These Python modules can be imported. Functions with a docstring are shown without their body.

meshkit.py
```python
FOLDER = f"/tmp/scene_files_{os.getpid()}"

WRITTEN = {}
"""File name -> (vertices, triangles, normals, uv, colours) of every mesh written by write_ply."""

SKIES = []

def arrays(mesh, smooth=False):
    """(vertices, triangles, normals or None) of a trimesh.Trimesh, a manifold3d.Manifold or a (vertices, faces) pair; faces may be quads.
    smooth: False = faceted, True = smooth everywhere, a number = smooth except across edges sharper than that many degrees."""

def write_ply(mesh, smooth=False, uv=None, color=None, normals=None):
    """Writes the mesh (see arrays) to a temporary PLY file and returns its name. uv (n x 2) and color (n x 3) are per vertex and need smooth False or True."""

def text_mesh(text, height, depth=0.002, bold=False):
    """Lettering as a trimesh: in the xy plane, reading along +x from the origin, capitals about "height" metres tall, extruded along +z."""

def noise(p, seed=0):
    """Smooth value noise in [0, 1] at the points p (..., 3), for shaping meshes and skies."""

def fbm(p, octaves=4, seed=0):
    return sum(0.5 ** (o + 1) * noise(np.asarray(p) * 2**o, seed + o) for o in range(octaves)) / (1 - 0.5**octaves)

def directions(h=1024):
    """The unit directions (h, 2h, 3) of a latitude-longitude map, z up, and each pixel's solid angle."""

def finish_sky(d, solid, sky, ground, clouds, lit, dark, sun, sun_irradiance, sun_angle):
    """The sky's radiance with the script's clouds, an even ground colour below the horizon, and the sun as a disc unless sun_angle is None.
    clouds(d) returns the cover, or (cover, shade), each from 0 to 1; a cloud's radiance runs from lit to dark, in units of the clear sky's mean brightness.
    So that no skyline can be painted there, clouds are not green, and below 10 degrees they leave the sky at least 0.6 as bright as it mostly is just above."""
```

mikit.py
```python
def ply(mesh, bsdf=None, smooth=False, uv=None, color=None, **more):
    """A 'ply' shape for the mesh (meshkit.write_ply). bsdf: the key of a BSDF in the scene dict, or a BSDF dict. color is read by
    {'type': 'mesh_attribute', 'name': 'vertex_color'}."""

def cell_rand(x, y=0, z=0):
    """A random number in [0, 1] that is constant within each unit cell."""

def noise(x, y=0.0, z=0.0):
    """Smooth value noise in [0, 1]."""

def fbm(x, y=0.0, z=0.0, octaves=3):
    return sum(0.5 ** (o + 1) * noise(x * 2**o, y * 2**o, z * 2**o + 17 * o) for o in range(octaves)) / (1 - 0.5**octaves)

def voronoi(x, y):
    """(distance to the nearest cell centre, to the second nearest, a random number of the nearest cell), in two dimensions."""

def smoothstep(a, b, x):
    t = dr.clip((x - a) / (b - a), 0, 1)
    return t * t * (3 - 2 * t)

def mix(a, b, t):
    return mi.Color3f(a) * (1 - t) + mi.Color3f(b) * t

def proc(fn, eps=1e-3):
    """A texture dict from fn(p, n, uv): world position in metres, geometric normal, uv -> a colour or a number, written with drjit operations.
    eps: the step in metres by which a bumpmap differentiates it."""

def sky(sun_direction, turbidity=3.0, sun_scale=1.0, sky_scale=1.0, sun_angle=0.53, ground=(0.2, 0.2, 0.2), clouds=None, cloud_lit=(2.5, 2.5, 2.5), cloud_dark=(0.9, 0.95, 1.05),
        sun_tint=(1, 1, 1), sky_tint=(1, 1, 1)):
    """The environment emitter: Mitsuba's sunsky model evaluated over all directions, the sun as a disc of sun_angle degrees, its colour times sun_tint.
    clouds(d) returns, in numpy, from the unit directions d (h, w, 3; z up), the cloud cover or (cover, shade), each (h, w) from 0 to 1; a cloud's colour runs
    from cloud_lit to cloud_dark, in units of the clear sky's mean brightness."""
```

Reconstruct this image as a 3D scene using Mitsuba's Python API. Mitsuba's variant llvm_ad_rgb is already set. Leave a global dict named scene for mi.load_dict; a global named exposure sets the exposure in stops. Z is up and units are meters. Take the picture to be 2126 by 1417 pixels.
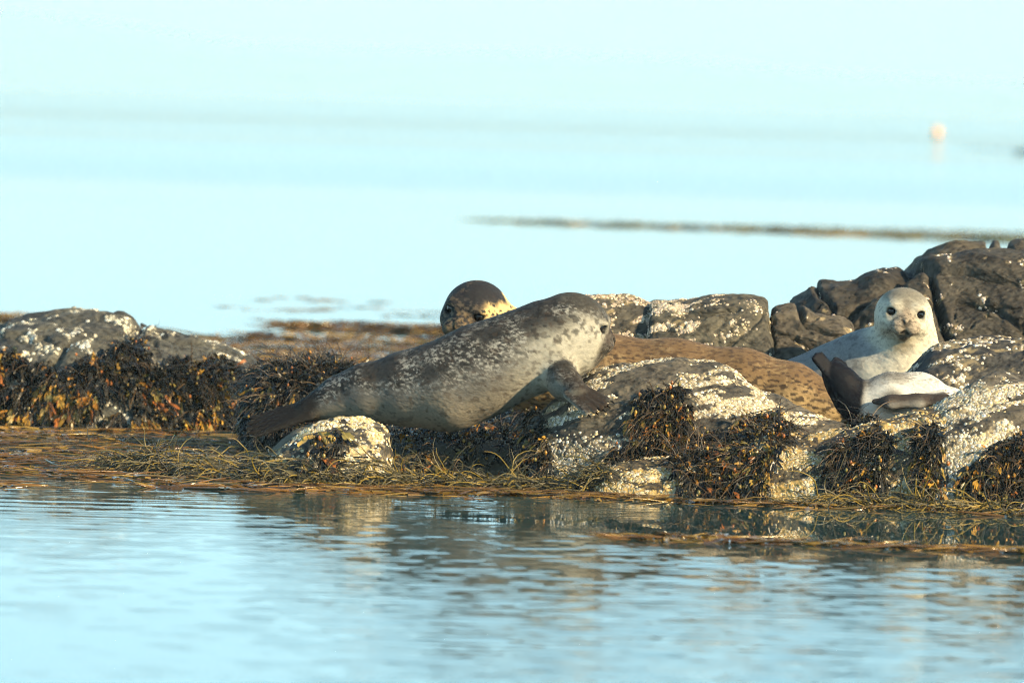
import math
import numpy as np, trimesh, mitsuba as mi, drjit as dr
import mikit, meshkit
from mikit import proc, noise as dnoise, fbm as dfbm, smoothstep as dstep
from scipy.interpolate import PchipInterpolator
from scipy.spatial import cKDTree

T = mi.ScalarTransform4f
scene, labels = {}, {}

# ------------------------------------------------------------------ camera, sky, exposure
CAM_H, FPX, PITCH, ROLL = 1.571, 15945.0, math.atan(498.5 / 15945.0), 0.028
FWD = np.array([0, math.cos(PITCH), -math.sin(PITCH)])
RIGHT = np.array([1.0, 0, 0])
UP = np.cross(RIGHT, FWD)
UPC = UP * math.cos(ROLL) - RIGHT * math.sin(ROLL)
CAM = np.array([0, 0, CAM_H])
scene['camera'] = {
    'type': 'thinlens', 'fov': 2 * math.degrees(math.atan(1063 / FPX)), 'fov_axis': 'x',
    'to_world': T().look_at(origin=CAM.tolist(), target=(CAM + FWD * 30).tolist(), up=UPC.tolist()),
    'aperture_radius': 0.033, 'focus_distance': 31.7, 'near_clip': 0.5, 'far_clip': 40000.0,
}
SUN = np.array([0.80, -0.53, 0.44])
def horizon_haze(d):
    """thin bright haze lying on the horizon all round, thinning out upwards"""
    el = np.degrees(np.arcsin(np.clip(d[..., 2], 0, 1)))
    return 0.92 * np.exp(-(el / 23.0) ** 2.0)
scene['sky'] = mikit.sky(SUN, turbidity=3.0, sun_scale=1.48, sky_tint=(0.9, 0.97, 1.06), sun_tint=(1.0, 1.0, 0.92), ground=(0.1, 0.13, 0.14),
                         clouds=horizon_haze, cloud_lit=(2.2, 4.0, 4.75))
exposure = 2.6

c_, s_ = math.cos(ROLL), math.sin(ROLL)
def at(px, py, Y):
    """the point at depth Y (metres from the viewpoint) that stands at a place of the 2126 x 1417 photograph"""
    dx, dy = px - 1063.0, py - 708.5
    d = FWD * FPX + RIGHT * (dx * c_ + dy * s_) - UP * (dy * c_ - dx * s_)
    return CAM + d * (Y / d[1])
def px2m(Y): return Y / FPX

# ------------------------------------------------------------------ materials
def col(v): return {'type': 'rgb', 'value': list(v)}
VC = {'type': 'mesh_attribute', 'name': 'vertex_color'}
def fur_bump(p, n, uv):
    return 0.0016 * dnoise(p.x * 150, p.y * 150, p.z * 210) + 0.0022 * dnoise(p.x * 60, p.y * 60, p.z * 85)
def rock_bump(p, n, uv):
    return 0.015 * dfbm(p.x * 45, p.y * 45, p.z * 70, 3)
scene['fur'] = {'type': 'bumpmap', 'arbitrary': proc(fur_bump, 2e-3), 'scale': 1.0,
                'bsdf': {'type': 'principled', 'base_color': VC, 'roughness': 0.6, 'specular': 0.08, 'sheen': 0.1, 'sheen_tint': 0.2}}
scene['stone'] = {'type': 'bumpmap', 'arbitrary': proc(rock_bump, 2e-3), 'scale': 1.0,
                  'bsdf': {'type': 'principled', 'base_color': VC, 'roughness': 0.7, 'specular': 0.3}}
scene['shell'] = {'type': 'principled', 'base_color': VC, 'roughness': 0.55, 'specular': 0.4}
scene['weed'] = {'type': 'twosided', 'bsdf': {'type': 'principled', 'base_color': VC, 'roughness': 0.36, 'specular': 0.42}}
scene['wet_weed'] = {'type': 'twosided', 'bsdf': {'type': 'principled', 'base_color': VC, 'roughness': 0.16, 'specular': 0.6}}
scene['eye'] = {'type': 'plastic', 'diffuse_reflectance': col((0.006, 0.005, 0.005)), 'int_ior': 1.5}
scene['whisker_hair'] = {'type': 'principled', 'base_color': col((0.55, 0.5, 0.4)), 'roughness': 0.4}
scene['claw_horn'] = {'type': 'principled', 'base_color': col((0.02, 0.017, 0.015)), 'roughness': 0.35}
scene['buoy_paint'] = {'type': 'principled', 'base_color': col((0.9, 0.42, 0.10)), 'roughness': 0.3}
scene['buoy_iron'] = {'type': 'principled', 'base_color': col((0.08, 0.08, 0.08)), 'roughness': 0.5, 'metallic': 0.6}
scene['hill_heath'] = {'type': 'diffuse', 'reflectance': VC}

def ripple(p, n, uv):
    x, y = p.x, p.y
    # how ruffled the surface is: sheltered and calm close to the reef, wind-ruffled in front and in far bands
    far = dstep(95, 170, y)
    band = dstep(0.42, 0.62, dnoise(x * 0.004, dr.log(dr.maximum(y, 1)) * 15.0 + 0.004 * x, 7.0))
    amp = 0.00022 + 0.011 * far * (0.06 + 1.2 * band)
    h = 0.34 * dnoise(x * 1.3 + 0.15 * y, y * 7.5, 0.0) + 0.20 * dnoise(x * 2.8, y * 16.0, 4.0) + 0.12 * dnoise(x * 6.0, y * 33.0, 9.0)
    ring = dr.sin(22.0 * (y + 0.06 * dr.sin(x * 1.1) + 0.015 * x)) * 0.00045 * dr.exp(-dr.square((y - 28.9) / 0.7)) * (1 - dstep(-1.0, 0.4, x))
    return amp * h + ring
scene['sea_water'] = {'type': 'bumpmap', 'arbitrary': proc(ripple, 6e-3), 'scale': 1.0,
                      'bsdf': {'type': 'plastic', 'diffuse_reflectance': col((0.020, 0.055, 0.062)), 'int_ior': 1.333}}

# ------------------------------------------------------------------ helpers
def put(key, mesh, bsdf, smooth=True, color=None):
    k, n = key, 0
    while k in scene:
        n += 1; k = f'{key}_{n:03d}'
    scene[k] = mikit.ply(mesh, bsdf, smooth=smooth, color=color)
    return k
def say(key, label=None, cat=None, group=None, kind=None):
    d = labels.setdefault(key, {})
    for a, b in (('label', label), ('category', cat), ('group', group), ('kind', kind)):
        if b: d[a] = b
def nz(v): return v / np.maximum(np.linalg.norm(v, axis=-1, keepdims=True), 1e-12)
def st(a, b, x):
    t = np.clip((x - a) / (b - a), 0, 1); return t * t * (3 - 2 * t)
def lerp(a, b, t): return np.asarray(a) * (1 - t) + np.asarray(b) * t
fbm, vnoise = meshkit.fbm, meshkit.noise
def vnormals(v, f):
    n = np.zeros_like(v); c = np.cross(v[f[:, 1]] - v[f[:, 0]], v[f[:, 2]] - v[f[:, 0]])
    for k in range(3): np.add.at(n, f[:, k], c)
    return nz(n)

# ------------------------------------------------------------------ water and far hills
def tensor_sheet(xs, ys, z=0.0):
    X, Y = np.meshgrid(xs, ys)
    v = np.stack([X, Y, np.full_like(X, z)], -1).reshape(-1, 3); w = len(xs)
    i = (np.arange(len(ys) - 1)[:, None] * w + np.arange(w - 1)).ravel()
    return v, np.stack([i, i + 1, i + w + 1, i + w], 1)
gx = np.concatenate([-np.geomspace(12500, 3.2, 32), np.arange(-3, 3.01, 0.03), np.geomspace(3.2, 12500, 32)])
gy = np.concatenate([-np.geomspace(2500, 4, 20), np.linspace(0, 18.5, 12), np.arange(18.8, 30.6, 0.017), np.arange(30.61, 35.4, 0.024), np.linspace(35.6, 60, 16), np.geomspace(66, 12300, 36)])
sv, sf = tensor_sheet(gx, gy)
def wavelets(v):
    # real wind ripples where the water lies open in front of the reef; they die out in its lee
    x, y = v[:, 0], v[:, 1]
    rim = 29.75 - 1.1 * st(-0.8, 0.2, x) - 1.45 * st(0.1, 0.9, x) + 0.9 * (fbm(np.stack([x * 0.9, y * 1.5, x * 0], -1), 2, 3) - 0.5)
    A = st(0.15, -0.7, y - rim) * st(18.9, 19.6, y) * st(3.0, 2.6, np.abs(x))
    A = np.maximum(A, 0.8 * st(0.2, -0.5, x + 0.35 * (y - 31.5)) * st(29.0, 29.6, y) * st(35.3, 34.9, y) * st(3.0, 2.6, np.abs(x)))
    A = A * (0.5 + 0.95 * st(-1.2, 0.3, x))
    A = A * (0.55 + 0.75 * fbm(np.stack([x * 0.5, y * 1.3, x * 0], -1), 3, 9))
    rng = np.random.default_rng(5); z = 0 * x
    wx = x + 0.25 * fbm(np.stack([x, y, 0 * x], -1), 2, 1); wy = y + 0.12 * fbm(np.stack([x * 0.8, y * 1.5, 0 * x], -1), 2, 2)
    for i in range(18):
        lam = 0.055 * (3.0 ** rng.random()) if i < 13 else rng.uniform(0.2, 0.6); th = rng.normal(0, 0.35); k = 2 * np.pi / lam
        z = z + (0.0108 if i < 13 else 0.0015) / k * np.sin(k * (wx * math.sin(th) + wy * math.cos(th)) + rng.random() * 6.28)
    return z * A
m_ = (sv[:, 1] > 18.7) & (sv[:, 1] < 35.39) & (np.abs(sv[:, 0]) < 3.01)
sv[m_, 2] += wavelets(sv[m_])
put('sea', (sv, sf), 'sea_water', smooth=True)
say('sea', 'calm pale blue sea round the reef, rippled in front and banded far off', 'sea', kind='structure')

def hills(key, Y, crest, depth, seed, label):
    xs = np.linspace(-3000, 3000, 180); k = Y / FPX
    top = np.interp(xs, [(a - 1063) * k for a, _ in crest], [b * k for _, b in crest])
    us = np.linspace(0, 1, 40)
    X, U = np.meshgrid(xs, us)
    Z = top[None] * 1.0 * np.sin(np.pi * np.clip(U, 0, 1)) ** 0.8
    Z = Z * (0.85 + 0.3 * fbm(np.stack([X / 380, U * 5, X * 0], -1), 4, seed)) - 1.0
    v = np.stack([X, Y + U * depth, Z], -1).reshape(-1, 3); w = len(xs)
    i = (np.arange(len(us) - 1)[:, None] * w + np.arange(w - 1)).ravel()
    f = np.stack([i, i + 1, i + w + 1, i + w], 1)
    c = lerp((0.05, 0.065, 0.03), (0.11, 0.10, 0.06), fbm(v / 130.0, 4, seed + 9)[:, None])
    put(key, (v, f), 'hill_heath', True, c); say(key, label, 'hills', kind='structure')
hills('hills', 9200.0, [(-6000, 130), (-900, 175), (0, 165), (180, 150), (420, 118), (1063, 125), (1400, 118), (1700, 92), (2126, 78), (3000, 60), (7000, 90)], 1800, 3,
      'low hazy hills across the far water')

# ------------------------------------------------------------------ rocks
ROCKS = {}
def rock(key, prof, Y, wf, wb, label, n=2.3, res=0.008, zb=-0.12, amp=0.05, fine=0.012, strata=(0.0, 14.0, 0.010), cracks=(), seed=0,
         base=(0.10, 0.09, 0.075), alt=(0.05, 0.045, 0.04), crust=None, crust_col=(0.50, 0.41, 0.24), skew=0.0, cell=None, ca=0.35):
    P = np.array([at(a, b, Y) for a, b in prof])
    for i in range(1, len(P)): P[i, 0] = max(P[i, 0], P[i - 1, 0] + 0.003)
    zt = PchipInterpolator(P[:, 0], P[:, 2])
    xs = np.linspace(P[0, 0], P[-1, 0], max(8, int((P[-1, 0] - P[0, 0]) / res)))
    tops = zt(xs); H = tops.max() - zb
    per = 2.3 * max(0.5 * (wf + wb), H)
    th = np.linspace(0.0, np.pi, max(24, int(per / res)))
    cc = -np.sign(np.cos(th)) * np.abs(np.cos(th)) ** (2 / n); hh = np.sin(th) ** (2 / n)
    e = np.clip((tops - zb) / H, 0.02, 1) ** 0.5
    X = np.repeat(xs[:, None], len(th), 1) + skew * hh[None]
    Yy = Y + np.where(cc < 0, wf, wb)[None] * cc[None] * e[:, None] + 0.12 * (fbm(np.stack([xs * 1.7, xs * 0, xs * 0 + seed], -1), 2, seed)[:, None] - 0.5)
    Z = zb + (tops - zb)[:, None] * hh[None]
    V = np.stack([X, Yy, Z], -1)
    m, w = len(xs), len(th)
    i = (np.arange(m - 1)[:, None] * w + np.arange(w - 1)).ravel()
    F = np.stack([i, i + w, i + w + 1, i + 1], 1); F = np.vstack([F[:, [0, 1, 2]], F[:, [0, 2, 3]]])
    v = V.reshape(-1, 3)
    N = vnormals(v, F)
    if (N[:, 2] * hh[None].repeat(m, 0).ravel()).mean() < 0: F = F[:, ::-1]; N = -N
    low = amp * (fbm(v * 4.0, 3, seed) - 0.5) * 1.6
    ang, fq, dep = strata
    s = v[:, 2] * math.cos(ang) - v[:, 0] * math.sin(ang) + 0.35 * (v[:, 1] - Y) + 0.05 * fbm(v * 3, 2, seed + 4)
    lay = fbm(np.stack([s * fq, s * 0 + 0.3 * v[:, 0], s * 0], -1), 3, seed + 6)
    d = low + dep * (np.abs(lay - 0.5) * -4 + 0.5) + fine * (fbm(v * 28, 3, seed + 2) - 0.5)
    crackm = np.zeros(len(v))
    for line, wid, depth in cracks:
        L = np.array([at(a, b, Y) for a, b in line])[:, [0, 2]]
        q = v[:, [0, 2]] + 0.018 * (np.stack([fbm(v * 14, 2, seed + 20), fbm(v * 14, 2, seed + 21)], -1) - 0.5)
        dist = np.full(len(v), 9.0)
        for a, b in zip(L[:-1], L[1:]):
            t = np.clip(((q - a) @ (b - a)) / ((b - a) @ (b - a)), 0, 1)
            dist = np.minimum(dist, np.linalg.norm(q - a - t[:, None] * (b - a), axis=1))
        g = np.exp(-(dist / wid) ** 2) * (0.5 + 1.0 * vnoise(v * 9, seed + 30))
        d -= depth * g; crackm = np.maximum(crackm, g)
    if cell:
        cs, cd = cell; rg = np.random.default_rng(seed + 50)
        lo, hi = v.min(0) - cs, v.max(0) + cs
        sd = rg.uniform(lo, hi, (int(np.prod((hi - lo) / [cs * 1.5, cs, cs * 0.75])), 3))
        q = v + 0.10 * cs * (np.stack([fbm(v * 10, 2, seed + 60 + i) for i in range(3)], -1) - 0.5) * 4
        w_ = np.array([0.67, 1.0, 1.33]); dd, kk = cKDTree(sd * w_).query(q * w_, 2)
        gap = dd[:, 1] - dd[:, 0]
        g = np.exp(-(gap / 0.011) ** 2)
        tilt = rg.normal(0, 1, (len(sd), 3))[kk[:, 0]]
        d = d - cd * 0.8 * g + cd * ((rg.random(len(sd))[kk[:, 0]] - 0.5) * 0.9 + ((v - sd[kk[:, 0]]) * tilt).sum(1) / cs * 0.5) * st(0, 0.035, gap)
        crackm = np.maximum(crackm, g)
    v = v + N * d[:, None]
    N = vnormals(v, F)
    a = fbm(v * 7, 4, seed + 11); b = fbm(v * 40, 2, seed + 12)
    C = 0.62 * lerp(base, alt, st(0.35, 0.65, a)[:, None]) * (0.35 + 1.3 * b[:, None]) * (1 - 0.55 * st(0.56, 0.68, fbm(v * 62, 2, seed + 13)))[:, None]
    dens = crust(v, N, s) if crust else np.zeros(len(v))
    cm = st(0.04, 0.3, dens) * st(0.46, 0.53, fbm(v * 58, 3, seed + 14) * 0.95 + 0.24 * dens - 0.12)
    cr = lerp(crust_col, np.array(crust_col) * (0.72, 0.66, 0.5), fbm(v * 22, 3, seed + 15)[:, None]) * (0.75 + 0.5 * fbm(v * 90, 2, seed + 16)[:, None])
    C = lerp(C, cr, (ca * cm)[:, None])
    put(key + '__stone', (v, F), 'stone', True, np.clip(C, 0.004, 0.9))
    ROCKS[key] = (v, F, N, dens, s, crackm)
    say(key, label, 'rock')
    return key

def samples(keyrock, n, weight, rng):
    v, F, N, dens, s, cr = ROCKS[keyrock]
    tri = v[F]; ar = np.linalg.norm(np.cross(tri[:, 1] - tri[:, 0], tri[:, 2] - tri[:, 0]), axis=1)
    w = ar * weight(tri.mean(1), N[F].mean(1), F)
    w = np.maximum(w, 0); tot = w.sum()
    if tot <= 0: return np.zeros((0, 3)), np.zeros((0, 3))
    k = rng.choice(len(F), n, p=w / tot)
    r = rng.random((n, 2)); fl = r.sum(1) > 1; r[fl] = 1 - r[fl]
    q = tri[k, 0] + r[:, :1] * (tri[k, 1] - tri[k, 0]) + r[:, 1:] * (tri[k, 2] - tri[k, 0])
    return q, nz(N[F[k]].mean(1))

def barnacles(key, n, rad=(0.004, 0.009), pal=((0.62, 0.56, 0.42), (0.72, 0.70, 0.62), (0.55, 0.42, 0.20)), seed=0, weight=None, sides=6):
    rng = np.random.default_rng(1000 + seed)
    dens, cr = ROCKS[key][3], ROCKS[key][5]
    wf = weight or (lambda p, nn, F: dens[F].mean(1) ** 1.2 * st(0.15, 0.55, fbm(p * 24, 2, 500 + seed)))
    q, nn = samples(key, n, lambda p, n_, F: wf(p, n_, F) * np.clip(0.25 - n_[:, 1], 0.15, 1) * (p[:, 2] > -0.01) * (n_[:, 1] < 0.55), rng)
    n = len(q)
    t = nz(np.cross(nn, rng.normal(size=(n, 3)))); b = np.cross(nn, t)
    a = np.arange(sides) * 2 * np.pi / sides
    R = rng.uniform(rad[0], rad[1], n) * rng.choice([1, 1, 1.35], n)
    hgt = R * rng.uniform(0.22, 0.5, n)
    def ring(r, h): return (q[:, None] + (np.cos(a)[None, :, None] * t[:, None] + np.sin(a)[None, :, None] * b[:, None]) * (R * r)[:, None, None] * (1 + 0.25 * (rng.random((n, sides)) - 0.5))[:, :, None]
                            + nn[:, None] * h[:, None, None])
    V = np.concatenate([ring(1.0, -0.001 + 0 * R), ring(0.5, hgt), (q + nn * (hgt * 0.25)[:, None])[:, None]], 1)
    i = np.arange(sides); j = (i + 1) % sides
    Ft = np.vstack([np.stack([i, j, j + sides], 1), np.stack([i, j + sides, i + sides], 1), np.stack([i + sides, j + sides, 0 * i + 2 * sides], 1)])
    nv = 2 * sides + 1
    F = (Ft[None] + (np.arange(n) * nv)[:, None, None]).reshape(-1, 3)
    pal = np.array(pal); c = pal[rng.integers(0, len(pal), n)] * rng.uniform(0.42, 1.05, (n, 1))
    C = np.repeat(c[:, None], nv, 1); C[:, -1] *= 0.25
    k = put(key + '__barnacles', (V.reshape(-1, 3), F), 'shell', True, np.clip(C.reshape(-1, 3), 0, 0.9))
    say(k, kind='stuff')

def streak(ang, lo, hi, sc=5.0, seed=0, st_=16.0):
    def f(v, N, s):
        u = np.stack([s * st_, (v[:, 0] * math.cos(ang) + v[:, 2] * math.sin(ang)) * sc, v[:, 1] * 4], -1)
        return st(lo, hi, fbm(u, 3, seed))
    return f
GREY, OLV = (0.115, 0.105, 0.082), (0.062, 0.058, 0.048)
DARK, BLK = (0.078, 0.070, 0.056), (0.035, 0.032, 0.028)

# back of the reef
rock('boulder', [(1636, 660), (1650, 625), (1672, 610), (1690, 594), (1730, 587), (1768, 585), (1810, 567), (1890, 548), (1930, 534), (1985, 524), (2060, 515), (2126, 520), (2230, 528), (2420, 570), (2600, 700), (2680, 860)], 34.25, 0.55, 0.9,
     'large dark cracked rock behind the pale upright seal', n=2.5, amp=0.05, fine=0.016, strata=(-0.25, 9, 0.012), seed=11, cell=(1.1, 0.012), base=DARK, alt=BLK,
     cracks=[([(1690, 720), (1730, 670), (1800, 610), (1890, 552)], 0.022, 0.06), ([(1880, 548), (2000, 560), (2126, 585), (2300, 600)], 0.014, 0.05), ([(1925, 560), (1930, 610), (1960, 720)], 0.016, 0.06),
             ([(1690, 590), (1725, 640), (1700, 690)], 0.012, 0.04), ([(1980, 620), (2060, 640), (2126, 700)], 0.012, 0.04)],
     crust=lambda v, N, s: 0.55 * st(0.66, 0.74, fbm(v * 16, 2, 77)))
barnacles('boulder', 700, (0.004, 0.009), seed=1, pal=((0.6, 0.5, 0.42), (0.7, 0.66, 0.6)))
rock('boulder_001', [(1880, 570), (1905, 535), (1940, 508), (1985, 496), (2040, 495), (2085, 504), (2126, 498), (2200, 498), (2300, 520), (2400, 640), (2440, 800)], 34.9, 0.45, 0.7,
     'rounded brown rock topping the dark rock at the right edge', n=2.2, amp=0.05, fine=0.012, seed=12, base=(0.10, 0.085, 0.062), alt=DARK,
     cracks=[([(2052, 494), (2056, 520), (2040, 540)], 0.012, 0.07), ([(2085, 506), (2110, 540), (2100, 600)], 0.014, 0.07)], crust=lambda v, N, s: 0.5 * st(0.68, 0.75, fbm(v * 16, 2, 78)))
barnacles('boulder_001', 60, (0.005, 0.010), seed=2)
rock('boulder_002', [(1150, 800), (1165, 660), (1195, 622), (1235, 613), (1290, 616), (1345, 628), (1372, 650), (1390, 720), (1398, 830)], 33.6, 0.36, 0.4,
     'barnacled olive rock right behind the nose of the grey seal', n=2.6, amp=0.05, seed=13, base=GREY, alt=OLV, strata=(0.35, 12, 0.008), crust=lambda v, N, s: 0.8 * st(0.42, 0.60, fbm(np.stack([s * 22, v[:, 0] * 9, v[:, 1] * 9], -1), 3, 5)))
barnacles('boulder_002', 3400, (0.0032, 0.0075), seed=3, pal=((0.62, 0.47, 0.36), (0.6, 0.5, 0.36), (0.66, 0.55, 0.45)))
rock('boulder_003', [(1335, 830), (1342, 680), (1352, 628), (1385, 622), (1430, 618), (1480, 613), (1540, 612), (1580, 616), (1594, 626), (1600, 660), (1604, 740), (1610, 850)], 33.6, 0.40, 0.45,
     'square-shouldered olive rock spotted with barnacles, above the brown seal', n=2.9, amp=0.04, seed=14, cell=(0.40, 0.014), base=(0.125, 0.115, 0.085), alt=(0.075, 0.07, 0.056), strata=(0.4, 12, 0.007),
     cracks=[([(1400, 640), (1470, 650), (1530, 640)], 0.008, 0.02), ([(1500, 720), (1560, 670), (1590, 640)], 0.010, 0.02)],
     crust=lambda v, N, s: 0.75 * st(0.45, 0.62, fbm(np.stack([s * 22, v[:, 0] * 9, v[:, 1] * 9], -1), 3, 6)) * (1 - 0.75 * st(at(1500, 0, 33)[0], at(1560, 0, 33)[0], v[:, 0])))
barnacles('boulder_003', 4000, (0.0032, 0.0075), seed=4, pal=((0.62, 0.5, 0.38), (0.6, 0.52, 0.36), (0.68, 0.6, 0.5)))
rock('boulder_004', [(1594, 850), (1598, 700), (1606, 640), (1630, 633), (1660, 636), (1690, 648), (1735, 655), (1758, 672), (1766, 690), (1768, 760), (1772, 860)], 33.65, 0.36, 0.4,
     'smooth brownish rock with a slanting crack beside the pale seal', n=2.7, amp=0.05, seed=15, cell=(0.30, 0.02), base=(0.135, 0.115, 0.085), alt=(0.08, 0.07, 0.055),
     cracks=[([(1655, 640), (1665, 668), (1700, 685), (1764, 705)], 0.010, 0.05), ([(1610, 690), (1650, 700), (1680, 720)], 0.010, 0.03)], crust=lambda v, N, s: 0.55 * st(0.62, 0.72, fbm(v * 15, 2, 8)))
barnacles('boulder_004', 150, (0.004, 0.009), seed=5, pal=((0.62, 0.5, 0.4), (0.68, 0.6, 0.5)))

# the low body of the reef under seals and rocks
def reef():
    xs = np.arange(-1.25, 3.4, 0.02); ys = np.arange(30.4, 36.5, 0.02)
    X, Y = np.meshgrid(xs, ys); p = np.stack([X, Y, X * 0], -1)
    edge = 31.35 - 0.28 * st(0.0, 1.6, X) + 0.25 * (fbm(p * 2.2, 3, 5) - 0.5) + 0.9 * st(-0.4, -1.2, X)
    h = st(0, 0.55, Y - edge) * st(36.4, 35.2, Y) * st(-1.25, -0.85, X)
    Z = -0.13 + 0.27 * h + 0.07 * (fbm(p * 5, 4, 8) - 0.5) * h
    v = np.stack([X, Y, Z], -1).reshape(-1, 3); w = len(xs)
    i = (np.arange(len(ys) - 1)[:, None] * w + np.arange(w - 1)).ravel()
    f = np.stack([i, i + 1, i + w + 1, i + w], 1)
    c = lerp((0.10, 0.085, 0.05), (0.035, 0.03, 0.022), fbm(v * 9, 4, 3)[:, None])
    f = np.vstack([f[:, [0, 1, 2]], f[:, [0, 2, 3]]])
    put('reef', (v, f), 'stone', True, c)
    say('reef', 'low body of the reef between the rocks', 'reef', kind='structure')
    ROCKS['reef'] = (v, f, vnormals(v, f), np.ones(len(v)), v[:, 2], np.zeros(len(v)))
reef()

# left hand rock and the low weed-grown rock beside it
rock('boulder_005', [(-420, 905), (-360, 800), (-200, 720), (-60, 690), (0, 672), (60, 655), (130, 645), (200, 643), (250, 650), (300, 670), (360, 690), (430, 712), (500, 735), (540, 758), (575, 830), (600, 905)], 36.6, 0.85, 0.8,
     'long dark weed-grown rock with white barnacle spots, alone on the left', n=2.0, amp=0.05, fine=0.015, seed=21, cell=(0.35, 0.025), base=(0.13, 0.13, 0.108), alt=(0.06, 0.063, 0.06), strata=(-0.3, 8, 0.014),
     cracks=[([(130, 745), (160, 700), (210, 680), (300, 672)], 0.018, 0.05), ([(210, 650), (270, 672), (310, 690)], 0.012, 0.03)],
     crust=lambda v, N, s: 0.95 * st(0.52, 0.62, fbm(np.stack([s * 16, v[:, 0] * 11, v[:, 1] * 5], -1), 3, 9)), crust_col=(0.6, 0.58, 0.48), ca=0.15)
barnacles('boulder_005', 2200, (0.0045, 0.011), seed=6, pal=((0.66, 0.64, 0.52), (0.75, 0.75, 0.68), (0.55, 0.52, 0.4)))
rock('boulder_006', [(520, 905), (545, 800), (590, 778), (640, 768), (690, 770), (740, 785), (800, 805), (860, 835), (900, 905)], 33.9, 0.5, 0.5,
     'low rock buried in dark weed behind the tail of the grey seal', n=2.2, amp=0.06, seed=22, base=OLV, alt=BLK)

# front of the reef
def crust_mid(v, N, s):
    x = v[:, 0]
    a = streak(-0.25, 0.47, 0.61, 5, 31, 20)(v, N, s)
    left = st(at(1330, 0, 31)[0], at(1180, 0, 31)[0], x); lowb = st(0.26, 0.10, v[:, 2])
    edge = st(at(1480, 0, 31)[0], at(1560, 0, 31)[0], x)
    return np.clip(a * 0.85 + 0.55 * left * a + 0.55 * lowb + 0.3 * edge * a, 0, 1)
rock('boulder_007', [(1080, 1010), (1105, 930), (1130, 850), (1165, 815), (1200, 785), (1250, 762), (1320, 752), (1400, 751), (1450, 757), (1510, 775), (1570, 805), (1630, 832), (1690, 866), (1735, 886), (1790, 910), (1850, 960), (1900, 1040)], 31.75, 0.55, 0.45,
     'broad domed rock streaked with white barnacles in the middle foreground', n=1.9, res=0.0055, amp=0.05, fine=0.014, strata=(0.28, 12, 0.012), seed=31, base=(0.12, 0.108, 0.085), alt=(0.07, 0.064, 0.053), crust=crust_mid, crust_col=(0.56, 0.49, 0.34))
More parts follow.
